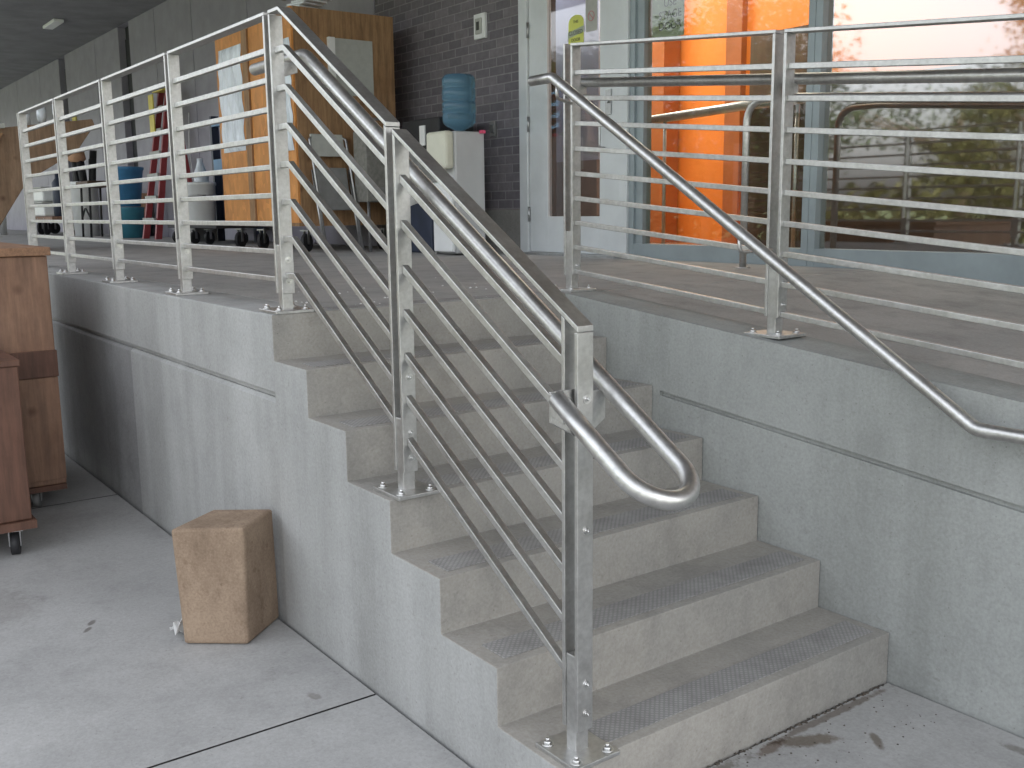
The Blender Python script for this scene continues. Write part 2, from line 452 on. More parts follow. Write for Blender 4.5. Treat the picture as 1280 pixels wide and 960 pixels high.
# chamfered lower part
lw.hexa([(-32, .003, -1.3), (-1.85, .003, -1.3), (-1.85, .25, -1.3), (-32, .25, -1.3),
         (-32, .014, gz - .022), (-1.85, .014, gz - .022), (-1.85, .25, gz - .022), (-32, .25, gz - .022)])
rw1 = empty('retaining_wall', (-3, .1, GZ), 'long pale grey concrete wall with a groove, below the left guardrail', 'wall')
lowm = MB().box(-1.85, -.0, .003, .25, -1.3, gz - .036)
lowm.hexa([(-1.85, .003, gz - .036), (0, .003, gz - .036), (0, .25, gz - .036), (-1.85, .25, gz - .036),
           (-1.85, .018, gz - .022), (0, .018, gz - .022), (0, .25, gz - .022), (-1.85, .25, gz - .022)])
up = MB().box(-32, 0, .003, .25, gz, 0).box(-32, 0, .022, .25, gz - .022, gz)
up.build('coping_band', M['wall'], rw1, bevel=.006)
lowm.build('lower_face', M['wall'], rw1)
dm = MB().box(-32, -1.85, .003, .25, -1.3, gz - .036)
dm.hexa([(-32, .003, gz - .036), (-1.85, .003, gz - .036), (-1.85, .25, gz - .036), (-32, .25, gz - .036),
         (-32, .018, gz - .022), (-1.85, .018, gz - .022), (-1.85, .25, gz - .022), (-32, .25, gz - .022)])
tag(dm.build('lower_face', M['wall_dark'], rw1), 'darker stretch of the lower wall')  # left part of the lower face, in a darker concrete tone

# right (ramp) wall
rw2 = empty('retaining_wall', (2, W + .1, GZ), 'pale grey concrete wall right of the stairs, carrying the ramp guardrail', 'wall')
rz = -.300
x0g = .60
r = MB()
r.hexa([(0, W, -1.3), (x0g, W, -1.3), (x0g, W + .22, -1.3), (0, W + .22, -1.3),
        (0, W, 0), (x0g, W, -RS * x0g), (x0g, W + .22, -RS * x0g), (0, W + .22, 0)])
r.box(x0g, 9, W, W + .22, rz, 0, RS)
r.box(x0g, 9, W + .018, W + .22, rz - .02, rz, RS)
r.hexa([(x0g, W + .003, -1.3), (9, W + .003, -1.3), (9, W + .22, -1.3), (x0g, W + .22, -1.3),
        (x0g, W + .003, rz - .02 - RS * x0g), (9, W + .003, rz - .02 - RS * 9), (9, W + .22, rz - .02 - RS * 9), (x0g, W + .22, rz - .02 - RS * x0g)])
r.build('wall_face', M['rwall'], rw2)

# stairs
stair = empty('staircase', (.84, W / 2, GZ), 'straight flight of grey concrete steps with dark gritty nosing strips', 'stairs')
poly = [(0, GZ - .1), (6 * T, GZ - .1)]
for k in range(6, 0, -1):
    z = -k * R
    poly.append((k * T, z)); poly.append(((k - 1) * T, z))
poly[-1] = (.006, -R)
poly += [(.006, 0.0), (0.0005, 0.0)]; poly[0] = (.0005, GZ - .1)
st = MB(); st.prism_y(poly, 0, W - .001)
# top riser body (behind it the deck)
body = st.build('steps', M['step'], stair, bevel=.018, seg=3)
body.data.materials.append(M['wall'])
for pl in body.data.polygons:
    if abs(pl.normal.y) > .9: pl.material_index = 1
for k in range(1, 7):
    sx1 = k * T - .035; sx0 = sx1 - .11
    MB().box(sx0, sx1, .05, W - .04, -k * R, -k * R + .003).build('nosing_strip', M['strip'], stair, bevel=.001, seg=1)
MB().box(-.125, -.035, .26, W - .05, 0, .003).build('nosing_strip', M['strip'], stair)

# dirt in corners, stains: real thin patches of grime with outlines of their own
gd = MB(); rnd = random.Random(4)
for k in range(130):
    y = rnd.uniform(.0, W - .03); r0 = rnd.uniform(.002, .006)
    x = 1.686 + rnd.uniform(0, .008)
    gd.lathe(x, y, [(r0 * 1.3, GZ), (r0, GZ + r0 * .25), (r0 * .4, GZ + r0 * .4)], 7)
for k in range(70):
    x = rnd.uniform(1.7, 1.95); y = rnd.uniform(.5, 1.3); r0 = rnd.uniform(.001, .003)
    gd.lathe(x, y, [(r0 * 1.3, GZ), (r0, GZ + r0 * .5), (r0 * .4, GZ + r0 * .7)], 5)
tag(gd.build('dirt', M['dirt']), 'dark crumbs of dirt along the foot of the bottom step', 'dirt', kind='stuff')
cr = MB()
for k in range(60):
    x = rnd.gauss(-.45, .35); y = rnd.uniform(.3, 1.6); r0 = rnd.uniform(.002, .006)
    cr.lathe(x if x < -.02 else -.1, y, [(r0 * 1.3, 0.0), (r0, r0 * .6), (r0 * .4, r0)], 5)
tag(cr.build('grit', M['paper']), 'pale crumbs scattered on the landing behind the top post', 'grit', kind='stuff')

# ------------------------------------------------------------------ railings
PY, HW = .093, .025            # post centre line and half width of the flat bars
GH = 1.0747                    # guard height
def make_post(x, z, parent, yc=PY, stub=.25, faces=(1,), extra=()):
    """stub bar on a bolted base plate; frames clamp it"""
    p = MB().box(x - .019, x + .019, yc - .021, yc + .021, z + .01, z + stub).build('post', M['steel'], parent, bevel=.002)
    MB().box(x - .082, x + .082, yc - .075, yc + .075, z, z + .012).build('base_plate', M['steel'], p, bevel=.002)
    for sx in (-1, 1):
        for sy in (-1, 1):
            hexnut(MB(), (x + sx * .058, yc + sy * .052, z + .012), (0, 0, 1)).build('bolt', M['bolt'], p)
    for zz in (.115, .195) + tuple(extra):
        for f in faces:
            hexnut(MB(), (x + f * .031, yc + .004, z + zz), (f, 0, 0), .008, .005).build('bolt', M['bolt'], p)
    return p

def level_panel(xa, xb, parent, yc=PY, slope=0.0, n=9, first=.127, step=.1035, z00=GH, low=.07, topext=True):
    f = MB()
    z = lambda x: z00 - slope * x
    sweep_bar(f, [(xa, z(xa)), (xb, z(xb))], yc - HW, yc + HW, .012)
    for a, b in ((xa, xa + .012), (xb - .012, xb)):
        f.hexa([(a, yc - HW, z(a) - z00 + low), (b, yc - HW, z(b) - z00 + low), (b, yc + HW, z(b) - z00 + low), (a, yc + HW, z(a) - z00 + low),
                (a, yc - HW, z(a) - .0125), (b, yc - HW, z(b) - .0125), (b, yc + HW, z(b) - .0125), (a, yc + HW, z(a) - .0125)])
    f.build('panel_frame', M['steel'], parent, bevel=.0015)
    for k in range(n):
        b = MB(); dz = first + k * step - .0095
        sweep_bar(b, [(xa + .012, z(xa + .012) - dz), (xb - .012, z(xb - .012) - dz)], yc - .0105, yc + .0105, .020)
        b.build('bar', M['steel'], parent, bevel=.002)

PC = [-.074, -1.19, -2.28, -3.35, -4.43]
lg = empty('guardrail', (-2.2, PY, 0), 'long level stainless steel guardrail along the landing edge left of the stairs', 'guardrail')
for k, x in enumerate(PC): make_post(x, 0, lg)
for k in range(4): level_panel(PC[k + 1] + .019, PC[k] - .019, lg)
fe = MB().box(PC[4] - .031, PC[4] - .019, PY - HW, PY + HW, .07, GH).build('end_plate', M['steel'], lg, bevel=.0015)

sg = empty('guardrail', (.8, PY, -3 * R), 'sloping stainless steel guardrail down the left side of the stairs', 'guardrail')
XM, XL, XB = .785, 1.625, .031
make_post(XM, -3 * R, sg, stub=.24, extra=(.37,)); make_post(XL, -6 * R, sg, stub=.27, extra=(.93, .60))
sl = lambda x: GH - SL * max(0, x - XB)
def stair_panel(xa, xb, low_a, low_b, ext=0):
    f = MB()
    pts = [(xa, sl(xa))] + ([(XB, GH)] if xa < XB else []) + [(xb + ext, sl(xb + ext))]
    sweep_bar(f, pts, PY - HW, PY + HW, .012)
    for a, b, lo in ((xa, xa + .012, low_a), (xb - .012, xb, low_b)):
        f.hexa([(a, PY - HW, lo), (b, PY - HW, lo), (b, PY + HW, lo), (a, PY + HW, lo),
                (a, PY - HW, sl(a) - .0155), (b, PY - HW, sl(b) - .0155), (b, PY + HW, sl(b) - .0155), (a, PY + HW, sl(a) - .0155)])
    f.build('panel_frame', M['steel'], sg, bevel=.0015)
    for k in range(7):
        dz = .135 + k * .1335 - .0095; b = MB()
        pts = [(xa + .012, sl(xa + .012) - dz)] + ([(XB, GH - dz)] if xa < XB else []) + [(xb - .012, sl(xb - .012) - dz)]
        sweep_bar(b, pts, PY - .011, PY + .011, .021)
        b.build('bar', M['steel'], sg, bevel=.002)
stair_panel(-.055, XM - .019, .07, -3 * R + .07)
stair_panel(XM + .019, XL - .019, -3 * R + .07, -6 * R + .07, ext=.050)
MB().box(XL + .019, XL + .031, PY - HW, PY + HW, -6 * R + .07, sl(XL + .031) - .016).build('end_plate', M['steel'], sg, bevel=.0015)

# left handrail tube: level lead-in, slope, U-turn in the plane of the slope, back to the last post
HR, HO = .0225, .088
hz = lambda x: .926 - SL * x
yi, yo = PY + HO, PY - HO
path = fillet([(-.47, yi, .926), (0.0, yi, .926), (.3, yi, hz(.3))], .12, 6)
path = path[:-1] + [Vector((.6, yi, hz(.6))), Vector((1.2, yi, hz(1.2)))]
XU = 1.885
path += [Vector((XU, yi, hz(XU)))]
for k in range(1, 17):
    a = math.pi * k / 16
    xx = XU + HO * math.sin(a) * math.cos(math.atan(SL)) * 1.12
    path.append(Vector((xx, PY + HO * math.cos(a), hz(xx))))
path += [Vector((1.8, yo, hz(1.8))), Vector((1.655, yo, hz(1.655) + .002))]
hr = MB().ring(path, HR, 24).build('handrail_tube', M['tube'], sg)
MB().cyl((-.4735, yi, .926), (-.470, yi, .926), HR * .93, nseg=24).build('end_cap', M['bolt'], hr)
# bracket plates welded between frames and tube
def bracket(x, y0, y1, z0, z1, parent, t=.004):
    MB().hexa([(x - t, y0, z0), (x + t, y0, z0), (x + t, y1, z0 + (z1 - z0) * .35), (x - t, y1, z0 + (z1 - z0) * .35),
               (x - t, y0, z1), (x + t, y0, z1), (x + t, y1, z1), (x - t, y1, z1)]).build('bracket', M['steel'], parent, bevel=.0015)
bracket(-.074, PY + .0255, yi, .85, .905, sg)
bracket(XM, PY + .0255, yi, hz(XM) - .075, hz(XM) - .018, sg)
bracket(XL, PY + .0255, yi, hz(XL) - .13, hz(XL) - .018, sg)
MB().hexa([(XL + .0, PY - .0, hz(XL) - .13), (XL + .010, PY - .0, hz(XL) - .13), (XL + .010, yo, hz(XL) - .08), (XL + .0, yo, hz(XL) - .08),
           (XL + .0, PY, hz(XL) - .005), (XL + .010, PY, hz(XL) - .005), (XL + .010, yo, hz(XL) - .005), (XL + .0, yo, hz(XL) - .005)]).build('bracket', M['steel'], sg, bevel=.0015)
MB().hexa([(XL + .010, yo - .006, hz(XL) - .06), (XL + .06, yo - .006, hz(XL) - .075), (XL + .06, yo + .006, hz(XL) - .075), (XL + .010, yo + .006, hz(XL) - .06),
           (XL + .010, yo - .006, hz(XL) - .006), (XL + .06, yo - .006, hz(XL) - .02), (XL + .06, yo + .006, hz(XL) - .02), (XL + .010, yo + .006, hz(XL) - .006)]).build('bracket', M['steel'], sg, bevel=.0015)

# ramp guardrail
RY = 1.493
rg = empty('guardrail', (1.1, RY, -.1), 'stainless steel guardrail along the ramp right of the stairs, with a tube handrail behind', 'guardrail')
RX = [-.087, 1.0755, 2.78, 4.5]
for x in RX: make_post(x, -RS * max(x, 0), rg, yc=RY, stub=.27)
for a, b in zip(RX, RX[1:]): level_panel(a + .019, b - .019, rg, yc=RY, slope=RS, first=.122, step=.1085)
MB().box(RX[0] - .031, RX[0] - .019, RY - HW, RY + HW, .07, GH + .008).build('end_plate', M['steel'], rg, bevel=.0015)
MB().ring([(-.13, 1.575, .927), (4.6, 1.575, .915 - RS * 4.6)], .0205, 20).build('handrail_tube', M['tube'], rg)
for x in RX: bracket(x, RY + .0255, 1.575, .85 - RS * x, .90 - RS * x, rg)

# right stair handrail
rh = empty('handrail', (1, 1.29, 0), 'round stainless steel stair handrail on the right side, crossing in front of the ramp guardrail', 'handrail')
z1 = .893 - SL * (1.976 - .03)
pth = fillet([(-.115, 1.29, .914), (.03, 1.29, .914), (.4, 1.29, .914 - SL * .37)], .05, 6)[:-1]
pth2 = fillet([(.5, 1.29, .914 - SL * .47), (1.976, 1.29, -.27), (2.32, 1.29, -.27), (2.40, 1.375, -.27)], .08, 8)
tb = MB().ring(pth + pth2, .0215, 24).build('handrail_tube', M['tube'], rh)
for x in (.06, 1.0755): 
    zz = .914 - SL * (x - .03)
    MB().ring(fillet([(x, 1.29, zz - .02), (x, 1.29, zz - .07), (x + (.0 if x > .5 else -.12), RY - .027, zz - .07)], .03, 6), .007, 10).build('bracket', M['steel'], rh)

# facade-side ramp handrail with a hooped end
fh = empty('handrail', (-.7, 3.35, 0), 'hooped stainless steel tube handrail by the lobby glass', 'handrail')
hp = fillet([(-.70, 3.35, 0), (-.70, 3.35, .99), (-.40, 3.35, .985), (0, 3.35, .95)], .14, 8) + [Vector((5, 3.35, .95 - RS * 5))]
MB().ring(hp, .0215, 20).build('handrail_tube', M['tube'], fh)
for x in (2.1, 3.6): MB().ring([(x, 3.35, -RS * x), (x, 3.35, .94 - RS * x)], .0195, 16).build('post', M['tube'], fh)
MB().lathe(-.70, 3.35, [(.045, 0), (.045, .006), (.024, .008)], 18).build('base_plate', M['steel'], fh)

# ------------------------------------------------------------------ building
bd = empty('building', (-4, FY, 0), 'dark brick and panel building with a glazed orange lobby under a deep canopy', 'building')
CH = 3.5
MB().box(-6.0, -3.47, FY, FY + .25, .37, CH).build('brick_wall', M['brick'], bd)
MB().box(-6.0, -3.47, FY - .006, FY + .25, 0, .368).build('base_course', M['base'], bd, bevel=.004)
# dark cladding panels with open joints and recesses
cl = [-32, -29, -26.5, -24, -21.06, -19.18]
edges = [(-32, -29), (-29, -26), (-26, -23.5), (-23.5, -21.06), (-21.06, -19.25), (-18.75, -16.47), (-16.47, -14.95), (-14.35, -13.0), (-13.0, -11.34), (-11.34, -9.3), (-9.3, -7.6), (-7.6, -6.0)]
for a, b in edges:
    MB().box(a + .012, b - .012, FY - .01, FY + .2, 0, CH).build('wall_panel', M['panel'], bd, bevel=.004, seg=1)
MB().box(-32, -6.0, FY + .12, FY + .25, 0, CH).build('wall_backing', M['recess'], bd)
MB().box(-19.25, -18.75, FY + .10, FY + .118, 0, 3.3).build('recess_panel', M['recess'], bd)
MB().box(-14.95, -14.35, FY + .10, FY + .118, 0, 3.3).build('recess_panel', M['recess'], bd)
# canopy soffit / roof
MB().box(-34, 6.0, -1.7, FY - .011, CH + .002, CH + .45).build('canopy_roof', M['soffit'], bd)
MB().box(-34, 12, FY - .01, FY + 6, CH + .002, 8.5).build('upper_sun_block', M['panel'], bd)  # unseen volume added to keep the sun off the stairs and landing
# soffit light (off)
fx = MB().box(-15.5, -14.7, 2.72, 2.88, CH - .05, CH).build('soffit_light', M['white'], bd, bevel=.01)

# door
FD = FY - .06
dr = MB()
dr.box(-3.47, -3.36, FD - .02, FY + .12, 0, CH)           # jamb
dr.box(-2.235, -2.15, FD - .02, FY + .12, 0, CH)
dr.box(-3.36, -2.235, FD - .02, FY + .12, 2.26, 2.36)
door_frame = dr.build('door_frame', M['alu'], bd, bevel=.003)
door = MB()
x0, x1 = -3.352, -2.243
gl0, gl1 = -3.115, -2.475
door.box(x0, gl0, FD, FD + .045, .02, 2.25); door.box(gl1, x1, FD, FD + .045, .02, 2.25)
door.box(gl0, gl1, FD, FD + .045, .02, .31); door.box(gl0, gl1, FD, FD + .045, 2.13, 2.25)
dl = door.build('door', M['alu'], bd, bevel=.003)
MB().box(gl0, gl1, FD + .02, FD + .026, .31, 2.13).build('glass_pane', M['dglass'], dl)
for z in (.33, 1.06, 1.80):
    MB().cyl((x0 - .002, FD - .012, z - .06), (x0 - .002, FD - .012, z + .06), .011).build('hinge', M['galv'], dl)
lk = MB().box(-2.40, -2.34, FD - .012, FD, 1.06, 1.24); lk.cyl((-2.37, FD - .03, 1.16), (-2.37, FD, 1.16), .018)
lk.build('lock', M['galv'], dl)
MB().ring(fillet([(-2.42, FD, 1.02), (-2.42, FD - .05, 1.02), (-2.42, FD - .05, .82), (-2.42, FD, .82)], .03), .009, 10).build('handle', M['galv'], dl)
MB().box(-3.35, -2.2, FD - .10, FD + .10, 0.0, .018).build('threshold', M['galv'], bd)

def text_mesh(body, name, size, loc, m, parent, rotz=0, align='CENTER', mirror=False, ext=.0006):
    cu = bpy.data.curves.new(name, 'FONT'); cu.body = body; cu.size = size; cu.align_x = align; cu.extrude = ext
    to = bpy.data.objects.new(name + '_tmp', cu); COL.objects.link(to)
    dg = bpy.context.evaluated_depsgraph_get(); dg.update()
    me = bpy.data.meshes.new_from_object(to.evaluated_get(dg)); bpy.data.objects.remove(to); bpy.data.curves.remove(cu)
    mtx = Matrix.Rotation(math.radians(90), 4, 'X')
    if mirror: mtx = mtx @ Matrix.Scale(-1, 4, (1, 0, 0))
    me.transform(mtx); me.materials.clear(); me.materials.append(m); me.name = name
    o = bpy.data.objects.new(name, me); COL.objects.link(o)
    base = Vector((0, 0, 0)); q = parent
    while q is not None: base += Vector(q.location); q = q.parent
    o.parent = parent; o.location = Vector(loc) - base
    return o

# sticker: rounded-top lime label with a diagonal band
sy = FD + .018
spoly = [(-2.865, 1.60), (-2.685, 1.60)] + [(-2.775 + .09 * math.cos(a), 1.775 + .06 * math.sin(a)) for a in [math.pi * k / 12 for k in range(13)]]
stk = MB().prism_y(spoly, sy - .002, sy); sk = stk.build('sticker', M['lime'], dl)
tag(sk, 'lime yellow round-topped sticker')
bnd = MB().prism_y([(-2.872, 1.668), (-2.680, 1.700), (-2.680, 1.745), (-2.872, 1.713)], sy - .0035, sy - .0024)
bnd.build('band', M['signg'], sk)
text_mesh('CLOSED', 'lettering', .045, (-2.776, sy - .0045, 1.690), M['ink'], sk)
text_mesh('DOOR', 'lettering', .035, (-2.776, sy - .003, 1.640), M['ink'], sk)
text_mesh('THIS', 'lettering', .030, (-2.776, sy - .003, 1.775), M['ink'], sk)
np = MB().box(-2.66, -2.53, sy - .002, sy, 1.69, 1.93).build('notice', M['gpaper'], dl); tag(np, 'pale notice sheet')
rgm = MB()
for a in range(24):
    pass
rgm.ring([(-2.595 + .035 * math.cos(t), sy - .003, 1.80 + .035 * math.sin(t)) for t in [2 * math.pi * k / 20 for k in range(21)]], .003, 6).ring([(-2.62, sy - .003, 1.825), (-2.57, sy - .003, 1.775)], .003, 6)
rgm.build('symbol', mat('faded_red', (.5, .2, .2), .6), np)

# storefront
sf = empty('storefront_dummy', (0, 0, 0), 'x', 'x'); bpy.data.objects.remove(sf)
def window(xa, xb, z0a, name='window', gm='glass'):
    f = MB()
    f.box(xa, xa + .05, FD, FD + .11, -.5, CH); f.box(xb - .05, xb, FD, FD + .11, -.5, CH)
    f.box(xa + .05, xb - .05, FD + .003, FD + .107, -.5, z0a)
    f.box(xa + .05, xb - .05, FD + .003, FD + .107, 2.9, 2.96)
    w = f.build(name, M['alud'], bd, bevel=.003)
    MB().box(xa + .05, xb - .05, FD + .05, FD + .058, z0a, 2.9).build('pane', M[gm], w)
    return w
window(-2.148, -.53, .11, gm='glass2'); window(-.528, 2.0, .11); window(2.002, 4.6, .11); window(4.602, 7.4, .11)
MB().box(-2.14, -2.02, FD + .02, FD + .10, .11, 2.9).build('mullion_panel', M['alud'], bd)

# sign hung inside the glass
sn = MB().box(-2.0, -1.69, FD + .075, FD + .081, 1.545, 2.05).build('door_sign', M['signg'], bd)
tag(sn, 'pale green sign reading STAGE DOOR')
for s_, zz in (('USE', 1.755), ('STAGE', 1.675), ('DOOR', 1.60)):
    text_mesh(s_, 'lettering', .075, (-1.82, FD + .0735, zz), M['ink'], sn)

# lobby behind the glass
IY = 6.6
MB().box(-8.5, 7.4, FD + .12, IY + .2, -.3, -.002).build('lobby_floor', M['ifloor'], bd)
MB().box(-3.36, 7.4, FY + .26, IY + .2, 3.35, 3.45).build('lobby_ceiling', M['iwhite'], bd)
MB().box(-8.5, 7.4, IY, IY + .2, 0, 3.35).build('lobby_back_wall', M['orange'], bd)
MB().box(-3.47, -3.45, FY + .26, FY + .3, 0, 3.3).build('lobby_jamb', M['dbrown'], bd)
MB().box(7.3, 7.5, FY + .1, IY, -.5, 3.35).build('lobby_end_wall', M['orange'], bd)
MB().box(-8.6, -8.5, FY + .26, IY, 0, 3.35).build('lobby_end_wall', M['orange'], bd)
MB().box(-5.6, -3.50, 4.62, 4.70, .80, 3.3).build('vestibule_wall', M['lav'], bd)
MB().box(-5.6, -3.50, 4.60, 4.70, 0, .798).build('vestibule_dado', M['dado'], bd)
# dull side panel, doorway and lower dark partition
MB().box(-6.6, -4.45, IY - .25, IY - .02, 0, 3.3).build('lobby_panel', M['orange2'], bd)
MB().box(-3.75, -3.55, IY - .08, IY - .003, 0, 3.3).build('lobby_pilaster', M['orange2'], bd)
MB().box(-3.45, -2.72, IY - .06, IY - .003, .55, 2.02).build('lobby_opening', M['dbrown'], bd)
MB().box(-2.10, -1.45, 5.0, 5.1, 0, 1.15).build('lobby_partition', M['dbrown'], bd)
MB().box(-1.44, 7.2, 5.0, 5.1, -.3, 1.27).build('lobby_partition', M['dbrown'], bd)
lt = MB().ring([(-2.95, 4.45, 1.06), (-1.7, 4.45, 1.10), (-1.0, 4.45, 1.10)], .035, 16).build('lobby_rail', M['tube'], bd)
MB().cyl((-2.5, 4.45, 0), (-2.5, 4.45, 1.06), .015).build('lobby_rail_leg', M['steel'], bd)
MB().cyl((-1.2, 4.45, 0), (-1.2, 4.45, 1.09), .015).build('lobby_rail_leg', M['steel'], bd)

# wall plates
tp = empty('intercom', (-4.1, FY, 1.93), 'white square intercom plate high on the brick wall', 'intercom')
MB().box(-4.19, -4.02, FY - .03, FY - .001, 1.84, 2.05).build('plate', M['white'], tp, bevel=.004)
MB().box(-4.15, -4.06, FY - .045, FY - .031, 1.88, 2.01).build('cover', M['gpaper'], tp, bevel=.004)
MB().box(-4.125, -4.085, FY - .050, FY - .046, 1.91, 1.98).build('slot', M['ink'], tp)
tp2 = empty('socket', (-3.95, FY, 1.07), 'small grey socket plate on the brick wall right of the water cooler', 'socket')
MB().box(-3.99, -3.90, FY - .02, FY - .001, 1.00, 1.13).build('plate', M['grey'], tp2, bevel=.003)
MB().box(-3.97, -3.92, FY - .024, FY - .0205, 1.03, 1.10).build('slot', M['galv'], tp2)
wt = MB().box(-16.95, -16.75, FY - .035, FY - .0125, 1.55, 2.35)
pw = empty('caution_sign', (-18.2, FY - .02, 1.6), 'narrow yellow sign on the dark panel wall left of the ladder', 'sign')
MB().box(-18.5, -18.22, FY - .035, FY - .0125, 1.55, 1.92).box(-18.42, -18.14, FY - .035, FY - .0125, 1.95, 2.32).build('plate', M['yellow'], pw)
MB().box(-18.42, -18.3, FY - .038, FY - .0355, 1.6, 1.85).build('mark', M['ink'], pw)

# ------------------------------------------------------------------ movable things
def caster(parent, x, y, z0, r=.05, m='black', yaw=0):
    c = MB(); c.cyl((x - .018, y, z0 + r), (x + .018, y, z0 + r), r, nseg=20)
    c.rot(yaw, (x, y, z0 + r)); w = c.build('caster', M[m], parent)
    k = MB().box(x - .026, x - .021, y - .018, y + .018, z0 + r * .8, z0 + r * 2.25).box(x + .021, x + .026, y - .018, y + .018, z0 + r * .8, z0 + r * 2.25)
    k.box(x - .04, x + .04, y - .04, y + .04, z0 + r * 2.25, z0 + r * 2.4); k.rot(yaw, (x, y, z0 + r))
    k.build('fork', M['galv'], w)
    return w

# big plywood crate on casters
ct = empty('shipping_crate', (-6, 3, 0), 'tall orange plywood crate on casters with plastic film over its openings, by the brick wall', 'crate')
cx0, cx1, cy0, cy1, cz0, cz1 = -7.1, -5.2, 2.52, 3.53, .27, 2.16
MB().box(cx0, cx1, cy0, cy1, cz0, cz1).build('box_body', M['osb'], ct, bevel=.004)
MB().box(cx1 + .001, cx1 + .018, cy0 + .001, cy1, cz0, cz1 - .001).build('shaded_side', M['ply'], ct)  # darker plywood copy: the shade of this side is put into its colour
MB().box(cx1 - .12, cx1 - .0, cy0 - .02, cy0 - .001, cz0, cz1).build('corner_board', M['osb'], ct, bevel=.002)
MB().box(-6.35, -6.22, cy0 - .02, cy0 - .001, cz0, cz1).build('corner_board', M['ply'], ct, bevel=.002)
MB().box(cx0 - .02, cx1 + .03, cy0 - .03, cy1 + .02, cz0 - .03, cz0).build('base_board', M['ply'], ct)
def film(xa, xb, za, zb, y, seed):
    rnd = random.Random(seed); nx, nz = 10, 22; mb = MB()
    for side in (0, 1):
        for i in range(nx + 1):
            for j in range(nz + 1):
                x = xa + (xb - xa) * i / nx + .02 * math.sin(j * .9 + seed); z = za + (zb - za) * j / nz
                e = 0 if i in (0, nx) or j in (0, nz) else 1
                yy = y - (.012 + .016 * math.sin(i * 1.7 + j * .35 + seed) + .008 * rnd.random()) * e - side * .0015
                mb.v.append((x, yy, z))
    n1 = (nx + 1) * (nz + 1)
    for side in (0, 1):
        for i in range(nx):
            for j in range(nz):
                a = side * n1 + i * (nz + 1) + j; mb.f.append((a, a + nz + 1, a + nz + 2, a + 1)); mb.sm.append(True)
    return mb
f1 = film(-7.02, -6.42, .98, 2.0, cy0 - .004, 1).build('plastic_sheet', M['film'], ct)
f2 = film(-5.52, -5.24, .92, 1.9, cy0 - .024, 2).build('plastic_sheet', M['film'], ct)
MB().box(cx1 + .019, cx1 + .025, 2.88, 3.30, 1.42, 1.92).build('paper_sheet', M['gpaper'], ct)
MB().box(cx1 + .019, cx1 + .06, 2.84, 2.90, 1.42, 1.92).build('corner_board', M['paper'], ct)
for x, y in ((cx0 + .15, cy0 + .1), (-6.3, cy0 + .08), (cx1 - .12, cy0 + .1), (cx1 - .1, cy1 - .12)): caster(ct, x, y, 0, .085, yaw=.6)
sh = MB(); rnd = random.Random(12)
for k in range(6):
    a = rnd.uniform(0, 3); sh.box(-5.75 + k * .06, -5.62 + k * .06 + .1, 2.62, 2.85, cz1 + .004 + .02 * k, cz1 + .02 + .02 * k)
tag(sh.rot(.3, (-5.6, 2.7, 2.2)).build('foam_sheets', M['film']), 'crumpled pale foam sheets lying on top of the plywood crate', 'foam')
tag(MB().box(-5.6, -5.24, 2.56, 2.60, cz1 + .12, cz1 + .15).rot(-.25, (-5.4, 2.6, 2.2)).build('wood_stick', M['hopper']), 'pale stick on the crate top beside the foam sheets', 'stick')

# water cooler
wc = empty('water_cooler', (-3.7, 3.25, 0), 'white water cooler standing against the brick wall', 'water cooler')
MB().box(-3.84, -3.54, 3.12, 3.42, .015, 1.0).build('cabinet', M['coolgrey'], wc, bevel=.02)
MB().box(-3.835, -3.545, 3.085, 3.118, .03, .60).build('lower_front', M['white'], wc, bevel=.01)
MB().box(-3.84, -3.54, 3.03, 3.118, .70, 1.0).build('tap_head', M['cream'], wc, bevel=.025)
MB().box(-3.82, -3.56, 3.06, 3.118, .60, .63).build('drip_tray', M['grey'], wc, bevel=.004)
for x in (-3.76, -3.62): MB().cyl((x, 3.07, .70), (x, 3.07, .66), .014).build('tap', M['white'], wc)
wb = empty('water_bottle', (-3.69, 3.27, 1.0), 'translucent blue water bottle upside down on the white cooler', 'bottle')
prof = [(.03, 1.0), (.05, 1.02), (.11, 1.05), (.135, 1.08), (.138, 1.14), (.130, 1.15), (.138, 1.16), (.138, 1.24), (.130, 1.25), (.138, 1.26), (.138, 1.34), (.130, 1.35), (.138, 1.36), (.136, 1.43), (.115, 1.455), (.06, 1.46)]
MB().lathe(-3.69, 3.27, prof, 32).build('bottle_body', M['bottle'], wb)
tag(MB().box(-3.535, -3.50, 3.36, 3.40, .985, 1.01).build('plastic_clip', M['pink']), 'tiny bright pink clip at the corner of the water cooler', 'clip')

# dark bin, shelf and black box left of the cooler
nb = empty('bin', (-4.4, 3.5, 0), 'dark navy plastic bin on the floor left of the water cooler', 'bin')
MB().box(-4.62, -4.08, 3.22, 3.60, 0, .45).build('tub', M['navy'], nb, bevel=.02)
MB().box(-4.65, -4.05, 3.19, 3.63, .452, .48).build('rim', M['navy'], nb, bevel=.006)
shf = empty('side_table', (-4.4, 3.6, 0), 'low brown wooden table over the navy bin', 'table')
MB().box(-4.70, -4.0, 3.20, 3.72, .56, .60).build('tabletop', M['ply'], shf, bevel=.003)
for x in (-4.68, -4.03):
    for y in (3.24, 3.69): MB().box(x - .015, x + .015, y - .015, y + .015, 0, .558).build('leg', M['grey'], shf)
bx = empty('loudspeaker', (-4.4, 3.5, .6), 'black cabinet on the brown table with a small white tag', 'speaker')
MB().box(-4.68, -4.05, 3.30, 3.66, .601, 1.16).build('cabinet', M['black'], bx, bevel=.015)
MB().box(-4.36, -4.27, 3.290, 3.2995, .93, 1.10).build('tag', M['paper'], bx)
MB().box(-4.64, -4.09, 3.296, 3.2995, .63, .90).build('grille', M['grey'], bx)

